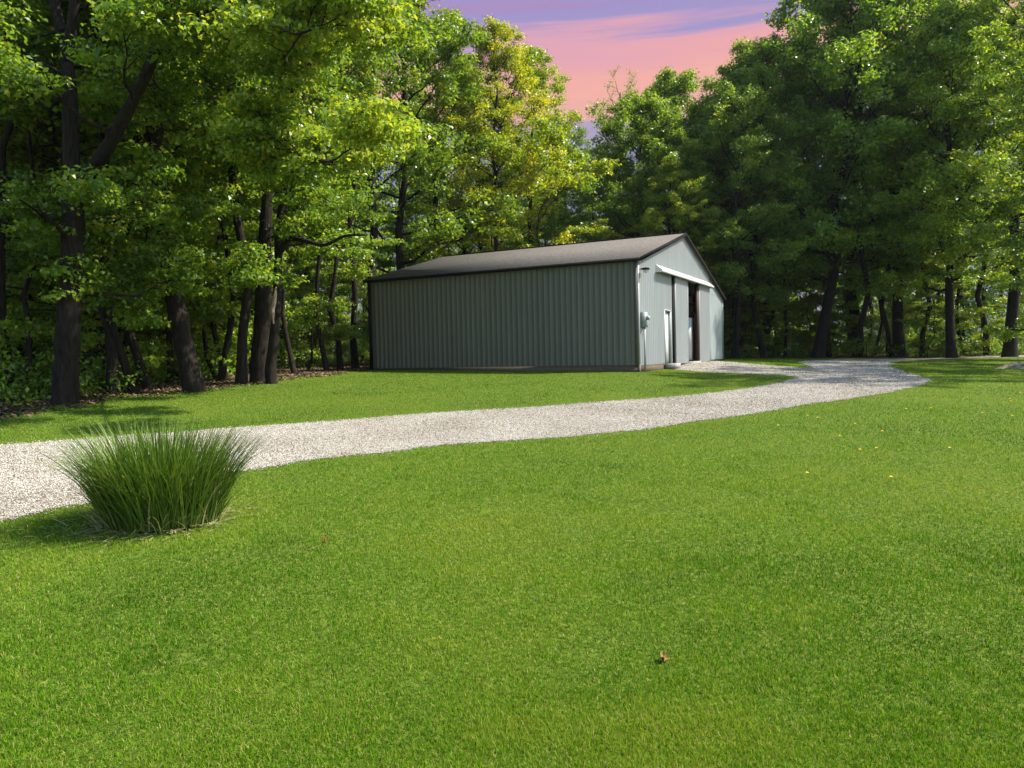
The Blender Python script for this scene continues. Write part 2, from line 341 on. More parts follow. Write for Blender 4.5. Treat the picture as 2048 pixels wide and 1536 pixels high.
M_ROOF = mat('weathered_roof', (.066, .058, .052), .9, 0, (9, (.130, .115, .102), (1, 1, 1), .38, .66), (50, .25, (1, 1, 1)), .25)
M_DARK = mat('dark_trim', (.009, .008, .008), .85, spec=.1)
M_BROWN = mat('brown_post', (.028, .011, .008), .7, 0, (9, (.05, .02, .012), (3, 3, .4), .4, .7))
M_TAN = mat('tan_trim', (.10, .085, .07), .6, 0, (3, (.12, .105, .09), (1, 1, .3), .4, .7))
M_WHITE = mat('white_paint', (.62, .64, .62), .5, 0, (3, (.54, .565, .555), (1, 1, 1), .45, .75))
M_GREYBOX = mat('grey_box', (.28, .31, .30), .5, .1)
M_CONC = mat('concrete', (.22, .21, .20), .9, 0, (6, (.32, .31, .29), (1, 1, 1), .4, .7), (30, .3, (1, 1, 1)))
M_SKIRT = mat('treated_board', (.07, .05, .035), .85, 0, (6, (.12, .09, .06), (1, 1, 5), .4, .7))
M_SKY = mat('interior_wood', (.11, .085, .06), .9, 0, (4, (.16, .13, .10), (1, 1, 1), .4, .7))
def ribbed(acc, org, d, nrm, s0, s1, zb, zt, pitch=.2286, h=.0065, top=.010, base=.022, off=0.0, rise=None):
    """vertical-rib sheet; zb, zt functions of s"""
    pts = [(s0, 0)]
    k = math.ceil((s0+.04)/pitch)
    while k*pitch < s1-.04:
        c = k*pitch
        pts += [(c-base/2, 0), (c-top/2, h), (c+top/2, h), (c+base/2, 0)]; k += 1
    pts.append((s1, 0))
    if s0 < SP < s1 and d is U3: pts.append((SP, 0))
    pts = sorted(set(pts)); pts = [p for p in pts if s0 <= p[0] <= s1]
    V = []
    for s, o_ in pts:
        p = org+d*s+nrm*(o_+off); V += [p+Z3*zb(s), p+Z3*zt(s)]
    Q = [(2*i, 2*i+2, 2*i+3, 2*i+1) for i in range(len(pts)-1)]
    acc.add(V, Q)
def ztop(s): return (ZE+(ZP-ZE)*s/SP if s <= SP else ZP+(ZR-ZP)*(s-SP)/(SE-SP))-.03
barn = empty('pole_barn', (*P0, gh(*P0))); barn.location = (0, 0, 0)
tag(barn, 'large sage grey ribbed metal pole barn with a gabled dark roof', 'barn')
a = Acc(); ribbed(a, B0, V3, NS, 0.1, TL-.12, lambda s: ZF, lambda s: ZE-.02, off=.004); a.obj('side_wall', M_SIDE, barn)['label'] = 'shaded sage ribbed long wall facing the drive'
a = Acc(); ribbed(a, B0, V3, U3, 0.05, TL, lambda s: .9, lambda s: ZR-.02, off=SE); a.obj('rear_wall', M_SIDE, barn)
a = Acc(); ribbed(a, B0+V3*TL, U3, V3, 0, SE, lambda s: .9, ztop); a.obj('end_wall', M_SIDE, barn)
D0, D1, DT = 3.3, 4.25, ZF+2.1         # walk door
HT = 4.72                              # sliding door track height
a = Acc()
zf = lambda s: ZF-.02; RH = .05
ribbed(a, B0, U3, NF, 0.08, D0, zf, ztop, h=RH)
ribbed(a, B0, U3, NF, D0, D1, lambda s: DT, ztop, h=RH)
ribbed(a, B0, U3, NF, D1, 4.42, zf, ztop, h=RH)
ribbed(a, B0, U3, NF, 4.42, 11.4, lambda s: HT-.12, ztop, h=RH)
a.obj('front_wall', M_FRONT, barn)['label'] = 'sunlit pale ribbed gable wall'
a = Acc(); ribbed(a, B0, U3, NF, 11.42, SE, zf, lambda s: min(ztop(s), 4.33), pitch=.15, h=.016, base=.05, off=.01); ribbed(a, B0, U3, NF, 11.42, SE-.1, lambda s: 4.33, ztop, pitch=.15, h=.016, base=.05, off=.016)
a.obj('lean_to_wall', M_LEAN, barn)['label'] = 'blue grey finer ribbed wall panel at the far end'
# trims
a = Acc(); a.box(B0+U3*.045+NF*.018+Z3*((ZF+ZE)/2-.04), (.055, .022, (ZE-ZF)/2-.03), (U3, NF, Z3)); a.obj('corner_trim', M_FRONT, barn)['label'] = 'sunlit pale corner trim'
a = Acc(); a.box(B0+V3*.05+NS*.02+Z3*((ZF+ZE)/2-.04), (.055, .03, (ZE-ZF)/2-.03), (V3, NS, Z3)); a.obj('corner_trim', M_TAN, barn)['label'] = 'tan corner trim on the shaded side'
a = Acc(); a.box(B0+V3*(TL-.06)+NS*.02+Z3*((ZF+ZE)/2-.04), (.08, .035, (ZE-ZF)/2), (V3, NS, Z3)); a.obj('corner_trim', M_DARK, barn)['label'] = 'black corner trim at the far end'
a = Acc(); a.box(B0+U3*(SE-.04)+NF*.03+Z3*((ZF+4.2)/2-.02), (.05, .02, (4.2-ZF)/2), (U3, NF, Z3)); a.obj('corner_trim', M_LEAN, barn)
a = Acc(); a.box(B0+V3*TL/2+NS*-.03+Z3*(ZF-.16), (TL/2, .02, .16), (V3, NS, Z3)); a.obj('skirt_board', M_SKIRT, barn)
for s_, h_ in ((1.72, 1.68), (13.1, 1.45)):
    a = Acc(); a.box(B0+U3*s_+NF*-.03+Z3*(ZF-.17), (h_, .02, .15), (U3, NF, Z3)); a.obj('skirt_board', M_SKIRT, barn)
a = Acc(); a.box(B0+U3*.06+NF*.0+Z3*(ZF-.2), (.05, .05, .22), (U3, NF, Z3)); a.obj('corner_post', M_TAN, barn)
# roof: two slopes with thickness
OV = .14; RK = .16
def slope(s0, z0, s1, z1, name, m, th=.035, ra=-RK, rb=TL+RK, dz=0):
    a = Acc(); d = U3*(s1-s0)+Z3*(z1-z0); ln = np.linalg.norm(d); d = d/ln; nn = np.cross(d, V3); nn = nn if nn[2] > 0 else -nn
    c = B0+U3*(s0+s1)/2+Z3*((z0+z1)/2+dz)+V3*(ra+rb)/2+nn*th/2
    a.box(c, (ln/2, (rb-ra)/2, th/2), (d, V3, nn)); return a.obj(name, m, barn)
g1 = (ZP-ZE)/SP; g2 = (ZR-ZP)/(SE-SP)
slope(-OV, ZE-g1*OV, SP, ZP, 'roof', M_ROOF)['label'] = 'grey brown weathered roof slope above the shaded wall'
slope(SP+.004, ZP, SE+OV, ZR+g2*OV, 'roof', M_ROOF)['label'] = 'far roof slope'
for vv in (-RK-.012, TL+RK+.012):
    a = Acc()
    for (s0, z0, s1, z1) in ((-OV, ZE-g1*OV, SP, ZP), (SP, ZP, SE+OV, ZR+g2*OV)):
        d = U3*(s1-s0)+Z3*(z1-z0); ln = np.linalg.norm(d); d /= ln; nn = np.cross(d, V3); nn = nn if nn[2] > 0 else -nn
        a.box(B0+V3*vv+U3*(s0+s1)/2+Z3*(z0+z1)/2-nn*.03, (ln/2, .011, .07), (d, V3, nn))
    a.obj('rake_fascia', M_DARK, barn)
a = Acc(); a.box(B0+V3*TL/2+U3*(-OV-.014)+Z3*(ZE-g1*OV-.035), (.011, TL/2+RK, .058), (U3, V3, Z3)); a.box(B0+V3*TL/2+U3*(-OV/2)+Z3*(ZE-.085), (OV/2, TL/2+RK-.02, .006), (U3, V3, Z3)); a.obj('eave_fascia', M_DARK, barn)
a = Acc(); a.box(B0+V3*TL/2+U3*SP+Z3*(ZP+.04), (.13, TL/2+RK+.01, .014), (U3, V3, Z3)); a.obj('ridge_cap', M_DARK, barn)
# soffit on the rake
# sliding doors, hung in front of the wall
def sdoor(s0, s1, name, lab):
    a = Acc(); zb = ZF-.05; ribbed(a, B0, U3, NF, s0, s1, lambda s: zb, lambda s: HT-.1, pitch=.2286, h=.045, off=.10)
    a.add([B0+U3*s+NF*o+Z3*z for s in (s0, s1) for o, z in ((.06, zb), (.06, HT-.1))], [(0, 2, 3, 1)])
    o = a.obj(name, M_FRONT, barn); o['label'] = lab
    f = Acc()
    for s in (s0, s1): f.box(B0+U3*s+NF*.08+Z3*((zb+HT-.1)/2), (.02, .035, (HT-.1-zb)/2+.01), (U3, NF, Z3))
    f.box(B0+U3*(s0+s1)/2+NF*.08+Z3*(zb-.005), ((s1-s0)/2, .02, .018), (U3, NF, Z3)); f.obj('door_frame', M_GREYBOX, o)
    return o
sd1 = sdoor(4.72, 6.80, 'sliding_door', 'left sliding door leaf, next to the walk door')
sd2 = sdoor(8.95, 11.1, 'sliding_door', 'right sliding door leaf, pushed open')
a = Acc(); a.box(B0+U3*4.56+NF*.03+Z3*((ZF+HT)/2-.05), (.14, .04, (HT-ZF)/2), (U3, NF, Z3)); a.obj('door_post_or_gap', M_DARK, barn)['label'] = 'black strip drawn for the dark shaded gap between walk door and sliding door'  # no post here: the gap's shade is modelled as a black strip
a = Acc(); a.box(B0+U3*8.80+NF*.02+Z3*((ZF+HT)/2-.05), (.13, .06, (HT-ZF)/2), (U3, NF, Z3)); a.obj('door_post_or_gap', M_BROWN, barn)['label'] = 'dark red brown post at the edge of the opening'
a = Acc(); a.box(B0+U3*11.27+NF*.03+Z3*((ZF+HT)/2-.05), (.15, .03, (HT-ZF)/2-.02), (U3, NF, Z3)); a.obj('door_post_or_gap', M_LEAN, barn)['label'] = 'grey steel trim post right of the sliding doors'
# track cover: sloped canopy
a = Acc(); s0, s1 = 2.15, 11.25; pr = [(0, HT+.16), (.03, HT+.16), (.30, HT-.06), (.30, HT-.15), (.275, HT-.15), (.27, HT-.075), (0, HT+.12)]
V = [B0+U3*s+NF*(.0+o)+Z3*z for s in (s0, s1) for o, z in pr]; k = len(pr)
a.add(V, [(i, (i+1) % k, k+(i+1) % k, k+i) for i in range(k)]); a.add([V[0], V[2], V[3], B0+U3*s0+Z3*(HT-.15)], [(0, 1, 2, 3)]); a.add([V[k], V[k+2], V[k+3], B0+U3*s1+Z3*(HT-.15)], [(0, 1, 2, 3)])
a.obj('track_cover', mat('cover_paint', (.46, .48, .47), .5, 0, (3, (.40, .42, .41), (1, 1, 1), .4, .7)), barn)['label'] = 'long white sloped cover over the sliding door track'
a = Acc(); a.box(B0+U3*7.0+NF*.13+Z3*(HT-.045), (4.0, .03, .035), (U3, NF, Z3)); a.obj('door_track', M_DARK, barn)
# walk door recessed
dr = Acc(); dr.box(B0+U3*((D0+D1)/2)-NF*.07+Z3*(ZF+1.0), ((D1-D0)/2-.07, .02, 1.02), (U3, NF, Z3)); wd = dr.obj('walk_door', M_WHITE, barn); wd['label'] = 'plain white walk door'
a = Acc()
for s in (D0+.03, D1-.03): a.box(B0+U3*s-NF*.02+Z3*(ZF+1.05), (.035, .07, 1.06), (U3, NF, Z3))
a.box(B0+U3*(D0+D1)/2-NF*.02+Z3*(DT-.0), ((D1-D0)/2, .07, .03), (U3, NF, Z3)); a.obj('door_frame', M_GREYBOX, wd)
a = Acc(); a.tube([B0+U3*(D0+.14)-NF*.05+Z3*(ZF+.95), B0+U3*(D0+.14)+NF*.02+Z3*(ZF+.95)], .03, 8, True); a.obj('handle', M_GREYBOX, wd)
a = Acc(); a.box(B0+U3*(D0+D1)/2+NF*.22+Z3*(ZF-.13), ((D1-D0)/2-.02, .2, .10), (U3, NF, Z3)); a.obj('door_step', M_CONC, barn)
a = Acc(); a.box(B0+U3*7.85+NF*.05+Z3*(ZF-.085), (1.0, .14, .06), (U3, NF, Z3)); a.obj('threshold', M_CONC, barn)
# interior: floor, partition, fittings seen through the opening
a = Acc(); a.box(B0+U3*SE/2+V3*TL/2+Z3*(ZF-.08), (SE/2-.06, TL/2-.06, .05), (U3, V3, Z3)); a.obj('floor', M_CONC, barn)
a = Acc(); ribbed(a, B0+U3*9.6, V3, NS, .25, 5.0, lambda s: ZF, lambda s: 5.2, h=.02); a.obj('partition', M_LEAN, barn)['label'] = 'grey inner wall seen through the opening'
cab = Acc(); cab.box(B0+U3*9.0+V3*.55+Z3*(ZF+1.0), (.3, .32, .98), (U3, V3, Z3)); o = cab.obj('storage_cabinet', M_WHITE); tag(o, 'tall white cabinet just inside the open sliding door of the barn', 'cabinet')
a = Acc()
for z in (2.2, 2.65, 3.05): a.box(B0+U3*9.25+V3*.75+Z3*(ZF+z), (.3, .55, .025), (U3, V3, Z3))
for v in (.22, 1.28): a.box(B0+U3*9.25+V3*v+Z3*(ZF+1.55), (.04, .04, 1.55), (U3, V3, Z3))
o = a.obj('wall_shelf', M_BROWN); tag(o, 'dark brown wooden shelf rack above the white cabinet inside the barn', 'shelf')
# electricity meter and lamp on the front wall
m = empty('electric_meter', B0+U3*.34+NF*.03+Z3*(ZF+1.62)); tag(m, 'grey electric meter box with a conduit low on the barn front wall', 'meter')
a = Acc(); a.box(NF*.10, (.14, .08, .27), (U3, NF, Z3)); a.obj('meter_box', M_GREYBOX, m)
a = Acc(); a.tube([NF*.18+Z3*.06, NF*.27+Z3*.06, NF*.30+Z3*.06], [.08, .08, .055], 14, True); a.obj('meter_dial', M_GREYBOX, m)
a = Acc(); a.box(U3*.27+NF*.05-Z3*.12, (.08, .05, .14), (U3, NF, Z3)); a.obj('switch_box', M_GREYBOX, m)
a = Acc(); a.tube([NF*.1-Z3*.27, NF*.1-Z3*1.9], .035, 10, True); a.tube([U3*.27+NF*.05-Z3*.26, U3*.2+NF*.06-Z3*.42, U3*.05+NF*.08-Z3*.5], .012, 6); a.obj('conduit', M_GREYBOX, m)
m = empty('wall_lamp', B0+U3*.2+NF*.03+Z3*(ZF+3.42)); tag(m, 'small hooded security lamp high on the front wall at the barn corner', 'lamp')
a = Acc(); a.tube([NF*0, NF*.1+Z3*.02, NF*.16+Z3*.02], .018, 6); a.obj('arm', M_DARK, m)
a = Acc(); a.tube([NF*.22+Z3*.05, NF*.22+Z3*.03, NF*.22-Z3*.03], [.04, .13, .145], 14, True); a.obj('hood', M_DARK, m)
a = Acc(); a.tube([NF*.22-Z3*.032, NF*.22-Z3*.10, NF*.22-Z3*.14], [.1, .09, .05], 12, True); a.obj('lens', M_WHITE, m)

# ------------------------------------------------------------------ trees
BARK = mat('bark', (.010, .008, .007), .95, 0, (7, (.036, .029, .022), (3, 3, .5), .38, .68), (16, 1.0, (3, 3, .35)), .1)
BARK_PALE = mat('pale_bark', (.075, .07, .06), .95, 0, (6, (.17, .16, .14), (3, 3, .6), .38, .68), (16, .8, (3, 3, .4)), .1)
LEAF = leaf_mat('leaf', [(0, (.036, .080, .012)), (.35, (.085, .165, .020)), (.65, (.150, .245, .026)), (.85, (.23, .30, .035)), (1, (.30, .33, .04))], .5)
class Tree:
    def __init__(s, seed): s.r = np.random.RandomState(seed); s.w = Acc(); s.c = []; s.nrm = []; s.sz = []; s.tn = []
    def wander(s, a, b, n, amt, sag=0):
        a = np.asarray(a, float); b = np.asarray(b, float); t = np.linspace(0, 1, n)[:, None]; L_ = np.linalg.norm(b-a)
        k = np.cumsum(s.r.normal(0, 1, (n, 3)), 0); k = k-k[0]-(k[-1]-k[0])*t
        P = a+(b-a)*t+k*amt*L_/math.sqrt(n); P[:, 2] += sag*L_*(t[:, 0]*(1-t[:, 0]))*4; return P
    def clump(s, c, rad, n, flat=.45, size=.12, tint=.5, out=None, dens=None):
        r = s.r; n = int(n)
        d = r.normal(0, 1, (n, 3)); d /= np.linalg.norm(d, axis=1)[:, None]; q = r.rand(n)**.55
        p = d*q[:, None]*rad*np.array([1, 1, flat])
        p[:, 2] -= .09*(p[:, 0]**2+p[:, 1]**2)/rad
        nm = np.array([0, 0, 1.0])*.6+d*.45+r.normal(0, .55, (n, 3))
        if out is not None: nm = nm+out*.35
        s.c.append(np.asarray(c)+p); s.nrm.append(nm/np.linalg.norm(nm, axis=1)[:, None])
        s.sz.append(size*(.65+.7*r.rand(n))); s.tn.append(np.clip(tint+r.normal(0, .12)+r.normal(0, .22, n), 0, 1))
    def limb(s, P, r0, nsub, sublen, cr, cn, size, tint=.5, flat=.45, start=.38, sides=6, upw=.25, inner=None):
        """a limb polyline, its side shoots and their leaf clumps"""
        n = len(P); s.w.tube(P, np.linspace(r0, r0*.22, n), sides)
        L_ = np.linalg.norm(P[-1]-P[0]); ax = (P[-1]-P[0])/(L_+1e-6)
        for k in range(nsub):
            t = start+(1-start)*(k+s.r.rand())/nsub; i = t*(n-1); j = min(int(i), n-2); a = P[j]+(P[j+1]-P[j])*(i-j)
            v = s.r.normal(0, 1, 3); v -= ax*v.dot(ax); v /= np.linalg.norm(v)+1e-6; v[2] = v[2]*.55+upw*.5
            d = v*.85+ax*(.3+.5*t); d /= np.linalg.norm(d); ll = sublen*(.55+.7*s.r.rand())*(1.15-.5*t)
            Q = s.wander(a, a+d*ll, 5, .10, .05); s.w.tube(Q, np.linspace(max(r0*.28, .012), .006, 5), 4)
            for q in (2, 3, 4):
                c = Q[q]+s.r.normal(0, .12, 3)*cr; s.clump(c, cr*(.6+.5*s.r.rand()), cn*(.5+.7*s.r.rand()), flat, size, tint)
                # twigs
                e = c+s.r.normal(0, .5, 3)*cr*np.array([1, 1, flat]); s.w.tube([Q[q], e], [.010, .004], 3)
        s.clump(P[-1], cr, cn, flat, size, tint)
    def trunk_auto(s, H, r, lean=(0, 0), base=.2, R=4, nl=20, prof='oval', nsub=6, cr=.8, cn=150, size=.13, tint=.5, elev=(.1, .9), flat=.45, wob=.03):
        top = np.array([lean[0], lean[1], H]); P = s.wander((0, 0, -.3), top, 12, wob)
        P[:, :2] = P[:, :2]; rad = r*np.linspace(1, .16, 12); rad[0] *= 1.6; rad[1] *= 1.0
        P2 = np.vstack([P[0], P[0]+(P[1]-P[0])*.22, P[0]+(P[1]-P[0])*.5, P[1:]]); rad = np.concatenate([[rad[0]], [r*1.25], [r*1.06], rad[1:]])
        s.w.tube(P2, rad, 12)
        for k in range(nl):
            t = base+(1-base)*((k+.5*s.r.rand())/nl); i = t*11; j = min(int(i), 10); a = P[j]+(P[j+1]-P[j])*(i-j)
            az = k*2.4+s.r.rand()*.8; h = (t-base)/(1-base)
            pf = {'oval': math.sin(math.pi*min(1, (h*.86+.14)))**.7, 'cone': (1-h)**.7*.95+.1, 'wide': math.sin(math.pi*(h*.74+.2))**.55, 'vase': .35+.75*math.sin(math.pi*(h*.75+.1))}[prof]
            ln = max(.6, R*pf*(.8+.35*s.r.rand())); el = elev[0]+(elev[1]-elev[0])*h+s.r.normal(0, .12)
            b_ = a+np.array([math.cos(az)*math.cos(el), math.sin(az)*math.cos(el), math.sin(el)])*ln
            s.limb(s.wander(a, b_, 7, .07, -.04), max(.02, r*.32*(1-.6*h)), max(2, int(nsub*(.4+pf*.6))), max(.6, ln*.42), cr, cn, size, tint, flat)
    def leaf_mesh(s, name, m=None, asp=.62):
        c = np.concatenate(s.c); nm = np.concatenate(s.nrm); sz = np.concatenate(s.sz); tn = np.concatenate(s.tn); n = len(c)
        v = s.r.normal(0, 1, (n, 3)); v[:, 2] -= .5; a = v-nm*(v*nm).sum(1)[:, None]; a /= np.linalg.norm(a, axis=1)[:, None]+1e-6; b_ = np.cross(nm, a)
        S_ = sz[:, None]
        V = np.stack([c-a*S_*.5, c+b_*S_*asp*.5+a*S_*.02+nm*S_*.13, c+a*S_*.55-nm*S_*.05, c-b_*S_*asp*.5+a*S_*.02+nm*S_*.13], 1).reshape(-1, 3)
        Q = np.arange(n)[:, None]*4+np.arange(4)[None]
        return fast_mesh(name, V, Q, m or LEAF, {'tint': np.repeat(tn, 4)})
    def meshes(s, nm='tree', bark=None): return s.w.mesh(nm+'_trunk', bark or BARK, True), s.leaf_mesh(nm+'_crown')
PROTO = {}
def proto(key, bark=None, **kw):
    t = Tree(hash_(key)); t.trunk_auto(**kw); PROTO[key] = t.meshes(key, bark)
def hash_(s): return sum(ord(c)*(i+7)*131 for i, c in enumerate(s)) % 99991
proto('maple', H=19, r=.27, base=.11, R=6.2, nl=28, prof='oval', nsub=9, cr=.68, cn=76, size=.14, elev=(.0, 1.0), flat=.42)
proto('mapleb', H=21, r=.30, base=.22, R=5.7, nl=30, prof='wide', nsub=9, cr=.72, cn=56, size=.185, elev=(.15, 1.15), lean=(.8, .4), flat=.55)
proto('tall', H=24, r=.26, base=.28, R=5.0, nl=26, prof='oval', nsub=8, cr=.72, cn=54, size=.18, elev=(.1, 1.0), wob=.04, flat=.5)
proto('tallb', H=23, r=.20, base=.34, R=4.8, nl=25, prof='oval', nsub=8, cr=.72, cn=54, size=.18, elev=(.2, 1.0), wob=.05, lean=(-1, .6), flat=.5)
proto('airy', H=22, r=.22, base=.10, R=5.3, nl=42, prof='oval', nsub=7, cr=.66, cn=80, size=.13, elev=(.3, 1.15), flat=.5, tint=.6)
proto('round', H=19.5, r=.30, base=.22, R=6.0, nl=36, prof='wide', nsub=9, cr=.76, cn=70, size=.19, elev=(.15, 1.2), flat=.62)
proto('pole', H=20, r=.17, base=.48, R=2.6, nl=17, prof='oval', nsub=5, cr=.75, cn=62, size=.18, elev=(.3, 1.1), wob=.035, flat=.5)
proto('thin', H=15, r=.10, base=.45, R=2.2, nl=13, prof='vase', nsub=4, cr=.65, cn=70, size=.14, elev=(.3, 1.0), wob=.06, flat=.4, lean=(.7, .3))
proto('sparse', H=20, r=.20, base=.35, R=3.2, nl=20, prof='vase', nsub=4, cr=.5, cn=12, size=.11, elev=(.6, 1.15), wob=.05)
proto('understory', H=8.5, r=.065, base=.12, R=2.7, nl=17, prof='vase', nsub=5, cr=.62, cn=75, size=.13, elev=(-.05, .6), flat=.25, tint=.6, wob=.07)
proto('sapling', H=6, r=.04, base=.10, R=1.8, nl=13, prof='vase', nsub=4, cr=.5, cn=55, size=.12, elev=(0, .7), flat=.25, tint=.6, wob=.09, lean=(.5, 0))
rt = np.random.RandomState(77)
def plant(key, x, y, sc, label, rot=None, col=(1, 1, 1), name='deciduous_tree', cat='tree', group=None, sink=.0, tilt=(0, 0), sz=None):
    rot = rt.rand()*6.28 if rot is None else rot
    e = empty(name, (x, y, float(gh(x, y))-sink)); e.rotation_euler = (tilt[0], tilt[1], 0)
    tag(e, label, cat, group)
    for nm, me in zip(('trunk', 'crown'), PROTO[key]):
        o = link(nm, me, e); o.rotation_euler = (0, 0, rot); o.scale = (sc, sc, sc*(sz or 1))
        if nm == 'crown': o.color = (*col, 1)
    return e
def wx(px, Y): return (px-1024)/F*Y
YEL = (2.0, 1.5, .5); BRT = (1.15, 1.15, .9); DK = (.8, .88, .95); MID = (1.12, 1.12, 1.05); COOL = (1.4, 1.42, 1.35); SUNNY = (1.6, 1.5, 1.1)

def custom(name, label, base, parts, leafkw, col, seed, group=None, bark=None):
    """base: world point; parts: (polyline in world, r0, r1, leafy?)"""
    t = Tree(seed); b0 = np.asarray(base)
    for P, ra, rb, kw in parts:
        P = np.asarray(P)-b0; n_ = len(P); tt = np.linspace(0, n_-1, (n_-1)*4+1); i = np.minimum(tt.astype(int), n_-2); f = (tt-i)[:, None]
        pm = np.vstack([2*P[0]-P[1], P, 2*P[-1]-P[-2]]); a0, a1, a2, a3 = pm[i], pm[i+1], pm[i+2], pm[i+3]
        C = .5*((2*a1)+(a2-a0)*f+(2*a0-5*a1+4*a2-a3)*f*f+(3*a1-a0-3*a2+a3)*f**3)
        t.w.tube(C, np.linspace(ra, rb, len(C))*(1+.05*t.r.normal(0, 1, len(C))), 14)
        if kw:
            q = dict(leafkw); q.update(kw); nl = q.pop('nl'); ll = q.pop('ll'); st = q.pop('from_', .3)
            for k in range(nl):
                u = st+(1-st)*(k+t.r.rand())/nl; j = int(u*(len(C)-1)); a = C[j]
                az = t.r.rand()*6.28; bias = q.get('bias'); d = np.array([math.cos(az), math.sin(az), t.r.uniform(-.15, .6)])
                if bias is not None: d = d+np.asarray(bias)
                d /= np.linalg.norm(d); e = a+d*ll*(.6+.6*t.r.rand())
                qq = {k_: v_ for k_, v_ in q.items() if k_ != 'bias'}
                t.limb(t.wander(a, e, 7, .08, -.05), max(.02, (ra+(rb-ra)*u)*.3), **qq)
    e = empty(name, base); tag(e, label, 'tree', group)
    o = link('trunk', t.w.mesh('trunk', bark or BARK, True), e); o = link('crown', t.leaf_mesh('crown'), e); o.color = (*col, 1)
    return e, t
LK = dict(nl=8, ll=3.0, nsub=6, sublen=1.3, cr=.6, cn=85, size=.115, flat=.3, tint=.58, bias=(0, .45, .15))
# the large forked tree at the left, its limb reaching up to the right
A = lambda x, y, Y=17.0: at(x, y, Y)
custom('large_tree', 'tall forked tree with one thick limb rising right, leftmost large trunk at the lawn edge', A(133, 812),
       [([A(133, 830), A(130, 800), A(133, 720), A(138, 620), A(145, 500), A(147, 400)], .31, .22, None),
        ([A(147, 400), A(142, 300), A(140, 200), A(132, 110, 17.3), A(108, 0, 17.6), A(85, -130, 18), A(60, -300, 18.5)], .2, .07, dict(nl=9)),
        ([A(132, 120, 17.2), A(148, 20, 17), A(152, -120, 16.6), A(150, -280, 16)], .15, .04, dict(nl=7, from_=.2)),
        ([A(147, 410), A(165, 368, 16.8), A(205, 310, 16.5), A(240, 250, 16.2), A(272, 190, 16), A(300, 130, 15.9), A(322, 40, 15.8), A(338, -60, 15.6), A(350, -200, 15.4)], .18, .06, dict(nl=10, from_=.35)),
        ([A(300, 130, 15.9), A(345, 60, 15.5), A(420, 20, 15), A(520, -10, 14.5)], .07, .02, dict(nl=5, ll=2.0)),
        ([A(140, 480), A(100, 440, 16), A(40, 400, 15)], .06, .02, dict(nl=4, ll=2)),
        ([A(140, 600), A(190, 590, 17.5), A(250, 590, 18), A(300, 600, 18.4)], .05, .015, dict(nl=3, ll=1.2))], LK, (1.0, 1.06, .85), 101)
B_ = lambda x, y, Y=20.5: at(x, y, Y)
custom('large_tree', 'large leaning tree with a flared base and split crown, second big trunk from the left', B_(388, 782),
       [([B_(395, 800), B_(388, 775), B_(368, 690), B_(350, 600), B_(335, 500), B_(325, 400), B_(312, 310)], .31, .2, None),
        ([B_(312, 312), B_(290, 240), B_(265, 200, 20), B_(235, 170, 19.5), B_(200, 60, 19)], .17, .05, dict(nl=8)),
        ([B_(312, 312), B_(312, 240), B_(310, 170), B_(322, 90), B_(330, -20), B_(340, -200)], .19, .07, dict(nl=10, from_=.3)),
        ([B_(320, 360), B_(350, 300, 20), B_(390, 270, 19.6), B_(440, 220, 19.2)], .05, .015, dict(nl=4, ll=1.8)),
        ([B_(345, 560), B_(370, 560, 19.5), B_(420, 575, 18.8)], .04, .012, dict(nl=3, ll=1.5)),
        ([B_(330, 470), B_(300, 430, 19), B_(250, 410, 18.5)], .05, .015, dict(nl=4, ll=1.8))], LK, (.95, 1, .85), 102)
C_ = lambda x, y, Y=23.5: at(x, y, Y)
custom('large_tree', 'multi stemmed dark tree with ropy trunk and a low branch curving out to the right', C_(520, 762),
       [([C_(518, 775), C_(518, 750), C_(522, 680), C_(526, 600), C_(528, 520), C_(533, 430), C_(538, 330), C_(545, 200), C_(540, 40), C_(545, -150)], .32, .08, dict(nl=12, from_=.45)),
        ([C_(545, 775, 23), C_(541, 740, 23), C_(550, 660, 22.9), C_(556, 560, 22.9), C_(558, 460, 22.9), C_(570, 370, 22.6), C_(600, 250, 22), C_(610, 100, 21.6), C_(620, -60, 21.2)], .18, .05, dict(nl=10, from_=.45)),
        ([C_(560, 505, 22.8), C_(580, 478, 22.4), C_(615, 483, 22), C_(650, 490, 21.8), C_(690, 472, 21.6), C_(730, 470, 21.4)], .09, .03, dict(nl=3, ll=1.2, cn=40)),
        ([C_(575, 350, 22.4), C_(600, 330, 19), C_(630, 322, 16), C_(665, 325, 13.6)], .07, .02, dict(nl=7, ll=1.3, from_=.5, cn=120, size=.11, tint=.8)),
        ([C_(590, 240, 22), C_(580, 150, 18), C_(590, 80, 15), C_(620, 60, 13)], .08, .02, dict(nl=7, ll=1.6, from_=.5, cn=120, size=.11, tint=.8)),
        ([C_(545, 200, 22), C_(620, 130, 20), C_(700, 60, 17.5), C_(760, 20, 16)], .08, .02, dict(nl=6, ll=1.8, from_=.4, tint=.75))], LK, (.98, 1.06, .85), 103)
rp = bpy.data.objects['large_tree.002']; a = Acc(); b0 = np.array(rp.location)
a.tube([C_(552, 574, 22.72)-b0, C_(549, 595, 22.68)-b0, C_(543, 622, 22.68)-b0, C_(547, 648, 22.72)-b0], [.02, .075, .09, .02], 8); a.obj('bare_wood', mat('stripped_wood', (.16, .115, .085), .8, 0, (8, (.30, .23, .18), (3, 3, .5), .4, .7)), rp, True)['label'] = 'pale patch where the bark has come off'
